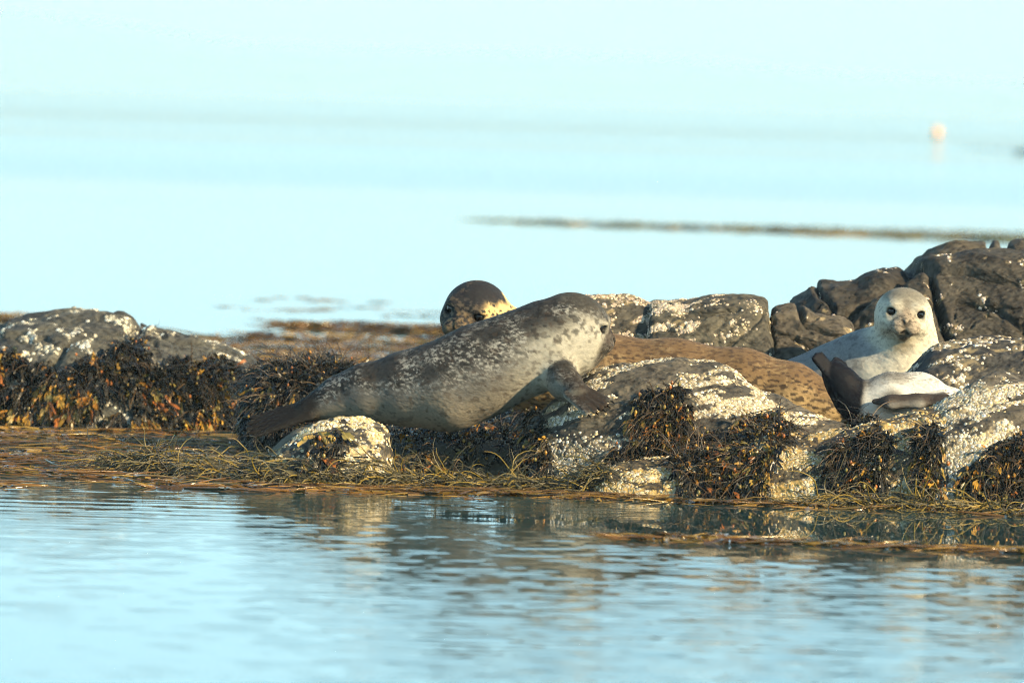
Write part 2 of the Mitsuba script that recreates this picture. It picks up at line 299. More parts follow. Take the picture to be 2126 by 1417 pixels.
barnacles('boulder_007', 8500, (0.0032, 0.0075), seed=7, pal=((0.66, 0.58, 0.42), (0.74, 0.71, 0.62), (0.6, 0.48, 0.28)))
rock('boulder_008', [(1215, 1045), (1240, 990), (1290, 968), (1350, 955), (1420, 950), (1500, 940), (1580, 920), (1650, 905), (1730, 890), (1800, 878), (1870, 862), (1930, 845), (2000, 835), (2100, 840), (2220, 900), (2300, 1060)], 31.15, 0.42, 0.4,
     'long yellow ledge crusted with barnacles along the waterline', n=2.0, res=0.0055, amp=0.06, fine=0.018, strata=(0.22, 16, 0.014), seed=32, base=(0.11, 0.095, 0.065), alt=(0.06, 0.052, 0.04),
     crust=lambda v, N, s: np.clip(0.12 + 0.9 * st(0.41, 0.57, fbm(np.stack([v[:, 0] * 7, v[:, 1] * 9, s * 14], -1), 3, 41)), 0, 1), crust_col=(0.44, 0.32, 0.13), ca=0.9)
barnacles('boulder_008', 9500, (0.0032, 0.0072), seed=8, pal=((0.62, 0.50, 0.26), (0.66, 0.56, 0.36), (0.72, 0.66, 0.52), (0.5, 0.34, 0.12)))
rock('boulder_009', [(515, 1012), (548, 975), (582, 935), (618, 902), (660, 876), (720, 868), (775, 872), (800, 884), (808, 905), (814, 945), (835, 1010)], 31.25, 0.24, 0.25,
     'small cream barnacle-covered rock under the tail of the grey seal', n=1.85, res=0.005, amp=0.06, fine=0.02, strata=(0.3, 16, 0.016), seed=33, base=(0.09, 0.085, 0.075), alt=(0.04, 0.038, 0.035),
     crust=lambda v, N, s: np.clip(0.12 + 0.95 * st(0.40, 0.56, fbm(v * 15, 3, 45)), 0, 1), crust_col=(0.55, 0.46, 0.27), ca=0.9)
barnacles('boulder_009', 2000, (0.003, 0.0068), seed=9, pal=((0.72, 0.65, 0.46), (0.76, 0.73, 0.62), (0.6, 0.46, 0.22)))
rock('boulder_010', [(1820, 860), (1860, 800), (1895, 755), (1935, 722), (1985, 708), (2050, 700), (2126, 703), (2250, 720), (2400, 800), (2480, 950)], 32.55, 0.42, 0.4,
     'dark barnacle-dotted rock just in front of the pale seal, at the right edge', n=2.2, amp=0.05, seed=34, base=(0.06, 0.06, 0.058), alt=(0.03, 0.03, 0.032), strata=(0.3, 12, 0.010), res=0.007,
     crust=lambda v, N, s: 0.75 * st(0.44, 0.62, fbm(np.stack([s * 24, v[:, 0] * 10, v[:, 1] * 8], -1), 3, 46)))
barnacles('boulder_010', 1600, (0.0045, 0.009), seed=10, pal=((0.66, 0.57, 0.45), (0.7, 0.66, 0.58)))
rock('boulder_011', [(1875, 1050), (1890, 960), (1915, 880), (1945, 838), (1990, 806), (2040, 788), (2126, 783), (2220, 790), (2330, 850), (2400, 1060)], 31.3, 0.62, 0.45,
     'pale grey barnacled rock in front, at the right edge beside the dark tail', n=1.8, res=0.0055, amp=0.06, fine=0.014, seed=35, base=(0.14, 0.125, 0.098), alt=(0.075, 0.068, 0.055), strata=(0.42, 13, 0.014),
     crust=streak(0.35, 0.44, 0.60, 5, 47, 16), crust_col=(0.58, 0.51, 0.36))
barnacles('boulder_011', 5500, (0.0032, 0.0078), seed=11, pal=((0.68, 0.6, 0.44), (0.74, 0.71, 0.62), (0.6, 0.48, 0.26)))

# ------------------------------------------------------------------ animals: implicit bodies
class Body:
    def __init__(self, h=0.006): self.add, self.sub, self.h = [], [], h
    def cone(self, a, b, ra, rb, k=0.03, flat=None, thin=1.0): self.add.append(('c', np.array(a, float), np.array(b, float), ra, rb, k, flat, thin))
    def ell(self, c, ax, r, k=0.03): self.add.append(('e', np.array(c, float), np.array(ax, float), np.array(r, float), None, k, None, 1))
    def cut(self, a, b, ra, rb, k=0.008): self.sub.append(('c', np.array(a, float), np.array(b, float), ra, rb, k, None, 1.0))
    def chain(self, pts, k=0.03, flat=None, thin=1.0):
        for (a, ra), (b, rb) in zip(pts[:-1], pts[1:]): self.cone(a, b, ra, rb, k, flat, thin)
    def mesh(self):
        ext = []
        for t, a, b, ra, rb, *_ in self.add:
            if t == 'c': ext += [a - ra, a + ra, b - rb, b + rb]
            else: ext += [a - ra.max(), a + ra.max()]
        ext = np.array(ext); h = self.h; lo = ext.min(0) - 4 * h; n = np.ceil((ext.max(0) + 4 * h - lo) / h).astype(int) + 1
        G = np.full(n, 0.08, np.float32)
        ax = [lo[i] + h * np.arange(n[i]) for i in range(3)]
        for sign, prims in ((1, self.add), (-1, self.sub)):
            for t, a, b, ra, rb, k, fl, thin in prims:
                m = k + 0.05
                if t == 'c': bl, bh = np.minimum(a - ra, b - rb) - m, np.maximum(a + ra, b + rb) + m
                else: bl, bh = a - ra.max() - m, a + ra.max() + m
                i0 = np.clip(np.floor((bl - lo) / h).astype(int), 0, n); i1 = np.clip(np.ceil((bh - lo) / h).astype(int) + 1, 0, n)
                sl = tuple(slice(x, y) for x, y in zip(i0, i1))
                p = np.stack(np.meshgrid(*[ax[i][sl[i]] for i in range(3)], indexing='ij'), -1)
                if t == 'c':
                    ab = b - a; q = p - a
                    tt = np.clip((q @ ab) / max(ab @ ab, 1e-9), 0, 1)
                    q = q - tt[..., None] * ab
                    if fl is not None:
                        fz = (q @ fl)[..., None]; q = q + fz * fl * (1 / thin - 1)
                    d = np.linalg.norm(q, axis=-1) - (ra + (rb - ra) * tt)
                    if fl is not None: d = d * (thin if thin > 0.5 else 0.5)
                else:
                    q = (p - a) @ b.T
                    k0 = np.linalg.norm(q / ra, axis=-1); k1 = np.linalg.norm(q / (ra * ra), axis=-1)
                    d = k0 * (k0 - 1) / np.maximum(k1, 1e-9)
                g = G[sl]
                if sign > 0:
                    hh = np.clip(0.5 + 0.5 * (g - d) / k, 0, 1); G[sl] = g * (1 - hh) + d * hh - k * hh * (1 - hh)
                else:
                    d = -d; hh = np.clip(0.5 - 0.5 * (g - d) / k, 0, 1); G[sl] = g * (1 - hh) + d * hh + k * hh * (1 - hh)
        return nets(G, lo, h)

def nets(G, lo, h):
    S = G < 0; n = np.array(G.shape); m = n - 1
    cnt = np.zeros(m, np.int8)
    corner = [(i, j, k) for i in (0, 1) for j in (0, 1) for k in (0, 1)]
    for i, j, k in corner: cnt += S[i:i + m[0], j:j + m[1], k:k + m[2]]
    act = (cnt > 0) & (cnt < 8)
    idx = np.full(m, -1, np.int64); cells = np.argwhere(act); idx[act] = np.arange(len(cells))
    acc = np.zeros((len(cells), 3)); num = np.zeros(len(cells))
    for a in range(3):
        for j in (0, 1):
            for k in (0, 1):
                o0 = [0, 0, 0]; o0[(a + 1) % 3] = j; o0[(a + 2) % 3] = k; o1 = list(o0); o1[a] = 1
                g0, g1 = G[tuple((cells + o0).T)], G[tuple((cells + o1).T)]
                on = (g0 < 0) != (g1 < 0); t = np.where(on, g0 / np.where(on, g0 - g1, 1), 0)
                p = np.array(o0)[None] + 0.0; p = np.repeat(p, len(cells), 0); p[:, a] = t
                acc += p * on[:, None]; num += on
    V = lo + h * (cells + acc / num[:, None])
    F = []
    for a in range(3):
        b, c = (a + 1) % 3, (a + 2) % 3
        s0 = [slice(None)] * 3; s1 = [slice(None)] * 3; s0[a] = slice(0, -1); s1[a] = slice(1, None)
        e = np.argwhere(S[tuple(s0)] != S[tuple(s1)])
        e = e[(e[:, b] > 0) & (e[:, c] > 0) & (e[:, b] < m[b]) & (e[:, c] < m[c])]
        inside = S[tuple(e.T)]
        def at_(db, dc):
            q = e.copy(); q[:, b] -= db; q[:, c] -= dc; return idx[tuple(q.T)]
        Q = np.stack([at_(1, 1), at_(0, 1), at_(0, 0), at_(1, 0)], 1)
        Q[~inside] = Q[~inside][:, ::-1]
        F.append(Q)
    Q = np.vstack(F); F = np.vstack([Q[:, [0, 1, 2]], Q[:, [0, 2, 3]]])
    from scipy.sparse import coo_matrix, diags
    e = np.vstack([Q[:, [0, 1]], Q[:, [1, 2]], Q[:, [2, 3]], Q[:, [3, 0]]]); e = np.vstack([e, e[:, ::-1]])
    A = coo_matrix((np.ones(len(e)), (e[:, 0], e[:, 1])), shape=(len(V),) * 2).tocsr(); A.data[:] = 1
    A = diags(1 / np.maximum(np.asarray(A.sum(1)).ravel(), 1)) @ A
    for _ in range(3):
        V = V + 0.5 * (A @ V - V); V = V - 0.52 * (A @ V - V)
    return V, F

def frame(f, u):
    f = nz(np.array(f, float)); u = np.array(u, float); u = nz(u - f * (u @ f)); return f, np.cross(u, f), u

def head(B, c, f, u, R):
    f, l, u = frame(f, u)
    q = lambda a, b, d: c + R * (a * f + b * l + d * u)
    B.ell(c, np.array([f, l, u]), R * np.array([1.14, 0.96, 0.92]), 0.03)
    B.cone(q(0.45, 0, -0.12), q(1.12, 0, -0.26), 0.60 * R, 0.36 * R, 0.035)
    for s in (1, -1):
        B.ell(q(1.23, 0.22 * s, -0.37), np.array([f, l, u]), R * np.array([0.29, 0.29, 0.26]), 0.012)
        B.ell(q(0.78, 0.40 * s, 0.34), np.array([f, l, u]), R * np.array([0.30, 0.24, 0.17]), 0.03)
        B.ell(q(0.90, 0.47 * s, 0.275), np.array([f, l, u]), R * np.array([0.15, 0.20, 0.075]), 0.010)
        B.ell(q(0.62, 0.52 * s, -0.28), np.array([f, l, u]), R * np.array([0.40, 0.30, 0.34]), 0.04)
    B.cone(q(1.05, 0, -0.12), q(1.36, 0, -0.19), 0.22 * R, 0.15 * R, 0.012)
    B.cone(q(0.6, 0, -0.55), q(1.05, 0, -0.60), 0.34 * R, 0.22 * R, 0.02)
    for s in (1, -1):
        B.cut(q(0.97, 0.50 * s, 0.13), q(0.90, 0.50 * s, 0.13), 0.135 * R, 0.135 * R, 0.010)
        B.cut(q(1.50, 0.075 * s, -0.20), q(1.42, 0.12 * s, -0.10), 0.035 * R, 0.04 * R, 0.005)
        B.cut(q(1.45, 0.02 * s, -0.50), q(1.05, 0.48 * s, -0.58), 0.045 * R, 0.045 * R, 0.006)
    B.cut(q(1.52, 0, -0.30), q(1.46, 0, -0.46), 0.03 * R, 0.03 * R, 0.006)
    return dict(c=c, f=f, l=l, u=u, R=R, q=q)

def head_parts(key, H, eyes=(1, -1), seed=0, whisk=(1, -1)):
    q, R = H['q'], H['R']; rng = np.random.default_rng(seed)
    for s in eyes:
        m = trimesh.creation.icosphere(2, 0.142 * R); m.apply_translation(q(0.855, 0.472 * s, 0.13))
        put(key + '__eye', m, 'eye', True)
    V, F, o = [], [], 0
    for s in whisk:
        for i in range(4):
            for j in range(3):
                a = q(1.22 + 0.08 * j, (0.42 - 0.06 * j) * s, -0.30 - 0.07 * i)
                d = nz(H['l'] * s * 1.0 + H['f'] * (0.45 - 0.1 * i) + H['u'] * (-0.15 - 0.12 * i + 0.1 * rng.normal()))
                L = R * rng.uniform(0.55, 0.95)
                pts = [a + d * L * t - H['u'] * 0.28 * L * t * t + H['f'] * -0.2 * L * t * t for t in (0, 0.33, 0.66, 1)]
                x = nz(np.cross(d, H['u'])); y = np.cross(x, d)
                for t, p in enumerate(pts):
                    r = 0.00055 * (1 - 0.25 * t)
                    V += [p + r * (math.cos(g) * x + math.sin(g) * y) for g in (0, 2.1, 4.2)]
                for t in range(3):
                    for e in range(3):
                        A, Bq = o + 3 * t + e, o + 3 * t + (e + 1) % 3; F += [[A, Bq, Bq + 3], [A, Bq + 3, A + 3]]
                o += 12
    put(key + '__whiskers', (np.array(V), np.array(F)), 'whisker_hair', True); say(key + '__whiskers', kind='stuff')

def claw(key, a, d, L=0.022, r=0.0035):
    d = nz(d); x = nz(np.cross(d, [0.3, 0.2, 1])); y = np.cross(x, d); V = []
    for t, rr in ((0, 1), (0.5, 0.75), (1, 0.12)):
        V += [a + d * L * t + np.array([0, 0, -0.25 * L * t * t]) + rr * r * (math.cos(g) * x + math.sin(g) * y) for g in np.arange(5) * 1.2566]
    F = []
    for t in range(2):
        for e in range(5): A, B = 5 * t + e, 5 * t + (e + 1) % 5; F += [[A, B, B + 5], [A, B + 5, A + 5]]
    for e in range(1, 4): F.append([10, 10 + e, 11 + e])
    put(key + '__claw', (np.array(V), np.array(F)), 'claw_horn', True)

def near(v, p, r): return np.exp(-((np.linalg.norm(v - p, axis=1) / r) ** 2))
def seg(v, a, b):
    t = np.clip((v - a) @ (b - a) / ((b - a) @ (b - a)), 0, 1); return np.linalg.norm(v - a - t[:, None] * (b - a), axis=1)
def mottles(v, seed, sc=42, wid=0.055):
    w = v + 0.02 * (np.stack([fbm(v * 20, 2, seed + i) for i in range(3)], -1) - 0.5)
    r = np.abs(fbm(w * sc, 2, seed) - 0.5); return st(wid, wid * 0.35, r) * st(0.42, 0.62, fbm(v * 14, 2, seed + 8))
def spots(v, seed, sc=48, thr=(0.62, 0.70)): return st(*thr, fbm(v * sc, 2, seed))
def grain(v, seed): return (0.78 + 0.44 * vnoise(v * 190, seed))[:, None]
def face(v, C, H, crown, mask, pad, dark=(0.012, 0.010, 0.010), strength=1.0):
    f, l, u, R, c = H['f'], H['l'], H['u'], H['R'], H['c']
    r = (v - c) / R; a, b, d = r @ f, r @ l, r @ u
    inh = st(2.1, 1.6, np.linalg.norm(r, axis=1))
    C = lerp(C, crown, (inh * st(0.25, 0.7, d + 0.15 * fbm(v * 40, 2, 3) - 0.1) * 0.8)[:, None])
    bridge = np.exp(-(b / 0.17) ** 2) * st(0.75, 0.95, a) * st(1.45, 1.2, a) * st(-0.25, 0.0, d)
    C = lerp(C, mask, (0.75 * strength * bridge)[:, None])
    mz = st(1.02, 1.22, a) * inh
    C = lerp(C, pad, (0.8 * mz)[:, None])
    C = C * (1 - 0.5 * mz * spots(v, 91, 130, (0.55, 0.62)))[:, None]
    q = H['q']
    for s in (1, -1):
        C = lerp(C, dark, (np.exp(-(np.linalg.norm(v - q(0.93, 0.50 * s, 0.13), axis=1) / (0.20 * R)) ** 4))[:, None])
        C = lerp(C, dark, (np.exp(-(seg(v, q(1.50, 0.075 * s, -0.20), q(1.40, 0.12 * s, -0.10)) / (0.06 * R)) ** 2))[:, None])
        C = lerp(C, dark, (np.exp(-(seg(v, q(1.45, 0.02 * s, -0.50), q(1.05, 0.48 * s, -0.58)) / (0.075 * R)) ** 2))[:, None])
        C = lerp(C, dark, (0.9 * near(v, q(-0.05, 0.93 * s, 0.12), 0.07 * R))[:, None])
    C = lerp(C, dark, (0.8 * near(v, q(1.5, 0, -0.24), 0.13 * R))[:, None])
    return C

def fan(B, root, tip, spread, normal, n=5, r0=0.022, r1=0.011, thin=0.55, ragged=0.0):
    """a flipper: n digits side by side from root to tip, webbed by the smooth union"""
    root, tip, spread, normal = (np.array(x, float) for x in (root, tip, spread, normal)); normal = nz(normal); tips = []
    for i in range(n):
        t = (i / (n - 1) - 0.5) * 2
        e = tip + spread * t - (tip - root) * ragged * abs(t) ** 1.5; s = root + spread * 0.55 * t
        B.cone(s, e, r0, r1, 0.006, normal, thin); tips.append((e, e - s))
    return tips

# ---- the grey seal in front, hauled up to the right
def grey_seal():
    tone = 0.72; k = 'seal'; B = Body(0.0055); Y = 31.75; m = px2m(Y)
    sp = [(560, 882, 12, 0.02), (628, 856, 20, 0.02), (668, 838, 30, 0.02), (705, 826, 42, 0.02), (760, 815, 57, 0.0), (850, 806, 75, -0.02), (930, 799, 92, -0.04), (1000, 768, 93, -0.04), (1062, 742, 86, -0.04), (1112, 724, 85, -0.03), (1150, 706, 82, -0.03), (1182, 690, 72, -0.03)]
    pts = [(at(a, b, Y + y), r * m) for a, b, r, y in sp[2:]]
    B.chain(pts, 0.05)
    c = at(1196, 665, Y - 0.03)
    H = head(B, c, at(1285, 700, Y - 0.045) - c, [-0.1, -0.05, 1], 61 * m)
    B.cone(at(1160, 720, Y - 0.02), at(1205, 722, Y - 0.03), 70 * m, 48 * m, 0.05)
    # hind flippers, two fans laid back one over the other
    r = at(668, 842, Y + 0.02)
    B.chain([(at(700, 830, Y), 36 * m), (at(640, 850, Y), 22 * m), (at(600, 868, Y), 16 * m)], 0.03)
    nrm = np.array([0.25, -0.75, 0.6])
    t1 = fan(B, at(640, 850, Y - 0.02), at(512, 891, Y - 0.06), np.array([0.01, -0.05, -0.035]), nrm, 5, 0.026, 0.010, 0.5, 0.10)
    fan(B, at(640, 846, Y + 0.05), at(520, 884, Y + 0.10), np.array([0.01, 0.05, 0.02]), nrm, 5, 0.024, 0.010, 0.5, 0.10)
    # fore flipper, bent over the rock
    sh = at(1165, 775, Y - 0.17)
    B.chain([(at(1150, 765, Y - 0.10), 40 * m), (at(1172, 795, Y - 0.22), 31 * m), (at(1198, 816, Y - 0.30), 26 * m)], 0.04)
    t2 = fan(B, at(1192, 812, Y - 0.31), at(1248, 848, Y - 0.40), np.array([-0.044, -0.03, -0.027]), [0.30, -0.85, 0.42], 5, 0.022, 0.0125, 0.65, 0.12)
    # far fore flipper
    B.chain([(at(1160, 770, Y + 0.10), 36 * m), (at(1205, 800, Y + 0.15), 22 * m), (at(1235, 815, Y + 0.17), 14 * m)], 0.04)
    v, F = B.mesh(); N = vnormals(v, F)
    g = fbm(v * 11, 3, 50); up = N[:, 2] + 0.55 * (g - 0.5)
    C = lerp((0.24, 0.215, 0.17), (0.125, 0.123, 0.116), st(-0.55, -0.05, up)[:, None])
    C = lerp(C, (0.038, 0.038, 0.038), st(-0.15, 0.40, up)[:, None])
    fore = st(at(1050, 0, Y)[0], at(1180, 0, Y)[0], v[:, 0])
    C = lerp(C, (0.50, 0.48, 0.40), (0.88 * fore * st(0.62, 0.05, N[:, 2] + 0.3 * (g - 0.5)))[:, None])
    wv = v + 0.018 * (np.stack([fbm(v * 26, 2, 80 + i) for i in range(3)], -1) - 0.5)
    reg = st(0.36, 0.58, fbm(v * 9, 2, 83)) * st(-0.35, 0.15, N[:, 2]) * (1 - 0.6 * st(0.55, 0.9, N[:, 2]))
    C = lerp(C, (0.42, 0.42, 0.39), (0.66 * reg * st(0.50, 0.63, fbm(wv * [92, 92, 118], 3, 51)))[:, None])
    C = lerp(C, (0.46, 0.46, 0.42), (0.42 * reg * mottles(v, 71, 95, 0.08))[:, None])
    C = lerp(C, (0.016, 0.016, 0.016), (0.7 * st(-0.3, 0.2, N[:, 2]) * st(0.50, 0.66, fbm(wv * 46, 3, 57)))[:, None])
    C = lerp(C, (0.06, 0.045, 0.035), (0.5 * spots(v, 61, 44, (0.60, 0.70)))[:, None])
    C = face(v, C, H, (0.06, 0.058, 0.052), (0.08, 0.07, 0.06), (0.05, 0.036, 0.03))
    rear = st(at(705, 0, Y)[0], at(668, 0, Y)[0], v[:, 0] + 0.02 * (g - 0.5))
    C = lerp(C, (0.013, 0.0125, 0.013), (0.99 * rear)[:, None])
    ff = np.exp(-(seg(v, at(1172, 800, Y - 0.23), at(1250, 848, Y - 0.39)) / 0.075) ** 4) * st(Y - 0.10, Y - 0.17, v[:, 1])
    ff2 = np.exp(-(seg(v, at(1205, 802, Y + 0.15), at(1240, 815, Y + 0.17)) / 0.06) ** 4)
    C = lerp(C, (0.034, 0.027, 0.023), (1.0 * np.maximum(ff, ff2))[:, None])
    C = C * grain(v, 5)
    put(k + '__body', (v, F), 'fur', True, np.clip(tone * C, 0.004, 0.9))
    head_parts(k, H, (1, -1), 3, (-1,))
    for e, d in t2: claw(k, e + nz(d) * 0.010, d, 0.02)
    for e, d in t1: claw(k, e + nz(d) * 0.006, d, 0.014, 0.0025)
    say(k, 'grey mottled seal in front, hauled up on its flipper and facing right', 'seal', 'seals resting on the reef')
grey_seal()

# ---- the brown seal lying behind, its dark face looking over the grey one's back
def brown_seal():
    tone = 0.75; k = 'seal_001'; B = Body(0.006); Y = 32.6; m = px2m(Y)
    pts = [(at(a, b, Y + y), r * m) for a, b, r, y in [(992, 668, 68, -0.05), (1020, 705, 78, 0.0), (1100, 755, 94, 0.02), (1250, 792, 96, 0.0), (1400, 796, 89, -0.02), (1540, 806, 79, -0.05), (1640, 824, 68, -0.08), (1710, 845, 48, -0.1), (1745, 862, 26, -0.12)]]
    B.chain(pts, 0.05)
    c = at(988, 644, Y - 0.06)
    H = head(B, c, [-0.40, -0.89, -0.20], [0.20, -0.15, 1], 67 * m)
    fan(B, at(1735, 862, Y - 0.14), at(1800, 884, Y - 0.2), np.array([0.0, -0.03, 0.03]), [0.2, -0.9, 0.3], 5, 0.022, 0.012, 0.6, 0.1)
    v, F = B.mesh(); N = vnormals(v, F); g = fbm(v * 11, 3, 150)
    up = N[:, 2] + 0.5 * (g - 0.5)
    C = lerp((0.38, 0.28, 0.145), (0.175, 0.115, 0.060), st(-0.25, 0.55, up)[:, None])
    C = lerp(C, (0.38, 0.28, 0.15), (0.6 * mottles(v, 151, 34, 0.09))[:, None])
    sp = np.stack([v[:, 0] * 0.55, v[:, 1], v[:, 2]], -1)
    C = lerp(C, (0.030, 0.022, 0.017), (0.85 * spots(sp, 161, 92, (0.52, 0.61)))[:, None])
    C = lerp(C, (0.15, 0.10, 0.06), (0.45 * st(0.45, 0.75, N[:, 2]))[:, None])
    r = (v - c) / H['R']; a, b, d = r @ H['f'], r @ H['l'], r @ H['u']
    hd = st(1.9, 1.5, np.linalg.norm(r, axis=1))
    wob = 0.5 * (fbm(v * 24, 3, 170) - 0.5)
    cream = st(0.42, 0.62, b + 0.4 * wob - 0.25 * (a - 0.6)) * st(0.62, 0.40, d + wob)
    C = lerp(C, (0.020, 0.022, 0.028), (0.97 * hd)[:, None])
    C = lerp(C, (0.16, 0.12, 0.07), (0.5 * hd * mottles(v, 181, 60, 0.08))[:, None])
    C = lerp(C, (0.24, 0.19, 0.13), (0.55 * hd * st(0.5, 0.62, fbm(v * 85, 2, 199)) * st(0.75, 0.2, d))[:, None])
    C = lerp(C, (0.62, 0.46, 0.22), (hd * cream)[:, None])
    C = lerp(C, (0.26, 0.18, 0.09), (0.6 * hd * st(1.05, 1.2, a) * spots(v, 191, 70, (0.45, 0.6)))[:, None])
    C = lerp(C, (0.03, 0.03, 0.03), (hd * spots(v, 195, 60, (0.66, 0.71)))[:, None])
    C = lerp(C, (0.006, 0.005, 0.005), (0.95 * hd * st(-0.45, -0.6, d) * st(0.6, 0.9, a))[:, None])
    q = H['q']
    for s in (1, -1): C = lerp(C, (0.01, 0.01, 0.012), (np.exp(-(np.linalg.norm(v - q(0.93, 0.50 * s, 0.13), axis=1) / (0.21 * H['R'])) ** 4))[:, None])
    C = lerp(C, (0.02, 0.02, 0.02), (0.9 * near(v, q(0.25, 0.88, 0.14), 0.07 * H['R']))[:, None])
    C = C * grain(v, 6)
    put(k + '__body', (v, F), 'fur', True, np.clip(tone * C, 0.004, 0.9))
    head_parts(k, H, (1, -1), 4)
    say(k, 'brown spotted seal lying behind the grey one, its dark face looking over it', 'seal', 'seals resting on the reef')
brown_seal()

# ---- the pale seal, upright, face to the camera
def pale_seal():
    tone = 1.12; k = 'seal_002'; B = Body(0.0055); Y = 33.0; m = px2m(Y)
    pts = [(at(a, b, Y + y), r * m) for a, b, r, y in [(1876, 662, 57, 0.0), (1880, 705, 60, 0.0), (1878, 760, 76, 0.03), (1850, 815, 86, 0.08)]]
    B.chain(pts, 0.05)
    B.chain([(at(1850, 805, Y + 0.06), 92 * m), (at(1815, 772, Y + 0.10), 88 * m), (at(1770, 786, Y + 0.13), 84 * m), (at(1720, 800, Y + 0.16), 77 * m), (at(1660, 815, Y + 0.18), 67 * m), (at(1600, 835, Y + 0.20), 50 * m), (at(1550, 858, Y + 0.22), 32 * m)], 0.05)
    fan(B, at(1570, 858, Y + 0.24), at(1480, 880, Y + 0.26), np.array([0.0, 0.02, 0.03]), [0, 0, 1], 5, 0.02, 0.012, 0.6)
    c = at(1875, 652, Y - 0.03)
    H = head(B, c, [0.035, -0.97, -0.06], [0.09, -0.05, 1], 60 * m)
    v, F = B.mesh(); N = vnormals(v, F); g = fbm(v * 11, 3, 250)
    C = lerp((0.48, 0.46, 0.38), (0.20, 0.21, 0.215), st(0.0, 0.6, N[:, 2] + 0.5 * (g - 0.5))[:, None])
    left = st(at(1830, 0, Y)[0], at(1790, 0, Y)[0], v[:, 0])
    C = lerp(C, (0.15, 0.155, 0.155), (0.8 * left)[:, None])
    C = lerp(C, (0.09, 0.09, 0.09), ((0.3 + 0.35 * left) * spots(v, 261, 40, (0.56, 0.66)))[:, None])
    r = (v - c) / H['R']; a, b, d = r @ H['f'], r @ H['l'], r @ H['u']
    hd = st(1.75, 1.35, np.linalg.norm(r, axis=1))
    C = lerp(C, (0.40, 0.385, 0.31), (0.8 * hd)[:, None])
    C = face(v, C, H, (0.085, 0.078, 0.062), (0.10, 0.085, 0.065), (0.22, 0.175, 0.13))
    C = lerp(C, (0.10, 0.095, 0.08), (0.45 * hd * spots(v, 271, 75, (0.55, 0.66)))[:, None])
    q = H['q']
    C = lerp(C, (0.18, 0.13, 0.065), (0.75 * np.exp(-((np.linalg.norm(v - q(0.80, 0, -0.92), axis=1)) / (0.42 * H['R'])) ** 2))[:, None])
    C = lerp(C, (0.02, 0.015, 0.012), (np.exp(-((np.linalg.norm(v - q(1.22, 0, -0.68), axis=1)) / (0.20 * H['R'])) ** 2))[:, None])
    C = C * grain(v, 7)
    put(k + '__body', (v, F), 'fur', True, np.clip(tone * C, 0.004, 0.9))
    head_parts(k, H, (1, -1), 5)
    say(k, 'pale silvery seal holding its head upright and facing the viewer', 'seal', 'seals resting on the reef')
pale_seal()

# ---- the young seal lying on its side with the dark tail raised
def pup():
    tone = 1.0; k = 'seal_003'; B = Body(0.005); Y = 32.0; m = px2m(Y)
    B.chain([(at(a, b, Y + y), r * m) for a, b, r, y in [(1792, 838, 44, 0.0), (1850, 832, 56, 0.0), (1905, 838, 62, 0.04), (1970, 860, 52, 0.16), (2030, 868, 42, 0.28)]], 0.04)
    c = at(2062, 868, Y + 0.33); H = head(B, c, [0.75, 0.4, -0.15], [0.1, -0.2, 1], 44 * m)
    B.chain([(at(1790, 842, Y), 40 * m), (at(1766, 822, Y), 34 * m), (at(1746, 792, Y - 0.01), 30 * m), (at(1730, 772, Y - 0.01), 24 * m)], 0.04)
    t = [fan(B, at(1738, 790, Y - 0.03), at(1696, 738, Y - 0.06), np.array([0.014, 0.012, 0.008]), [0.5, -0.8, 0.3], 3, 0.022, 0.014, 0.7, 0.05),
         fan(B, at(1756, 788, Y + 0.0), at(1742, 748, Y + 0.01), np.array([0.020, 0.012, -0.010]), [0.3, -0.9, 0.3], 4, 0.019, 0.012, 0.6, 0.08)]
    nrm = [0.0, -0.5, 0.85]
    B.chain([(at(1960, 826, Y - 0.07), 15 * m), (at(1905, 832, Y - 0.155), 20 * m), (at(1850, 834, Y - 0.16), 19 * m), (at(1818, 833, Y - 0.13), 8 * m)], 0.012, nz(np.array(nrm)), 0.62)
    fl = fan(B, at(1920, 830, Y - 0.13), at(1968, 822, Y - 0.13), np.array([0.014, -0.04, -0.02]), nrm, 5, 0.016, 0.010, 0.7, 0.05)
    v, F = B.mesh(); N = vnormals(v, F); g = fbm(v * 12, 3, 350)
    C = lerp((0.46, 0.46, 0.43), (0.17, 0.165, 0.15), (st(0.45, 0.9, N[:, 2] + 0.4 * (g - 0.5)) * st(at(1930, 0, Y)[0], at(1890, 0, Y)[0], v[:, 0]))[:, None])
    C = lerp(C, (0.06, 0.058, 0.052), (0.5 * st(0.3, 0.8, N[:, 2]) * spots(v, 361, 95, (0.48, 0.66)))[:, None])
    edge = at(1795, 815, Y); w = nz(np.array([0.95, 0, -0.12]))
    tail = st(0.012, -0.02, (v - edge) @ w + 0.02 * (g - 0.5))
    C = lerp(C, (0.006, 0.0065, 0.010), (1.0 * tail)[:, None])
    fd = np.exp(-(seg(v, at(1822, 833, Y - 0.14), at(1985, 824, Y - 0.12)) / 0.075) ** 8) * st(Y - 0.10, Y - 0.125, v[:, 1])
    C = lerp(C, (0.036, 0.030, 0.027), (1.0 * fd)[:, None])
    C = face(v, C, H, (0.2, 0.2, 0.18), (0.2, 0.18, 0.15), (0.3, 0.25, 0.2)) * grain(v, 8)
    put(k + '__body', (v, F), 'fur', True, np.clip(tone * C, 0.004, 0.9))
    head_parts(k, H, (1, -1), 6)
    for e, d in fl: claw(k, e + nz(d) * 0.006, d, 0.014, 0.0028)
    say(k, 'white-bellied young seal lying on its side with dark tail flippers raised', 'seal', 'seals resting on the reef')
pup()

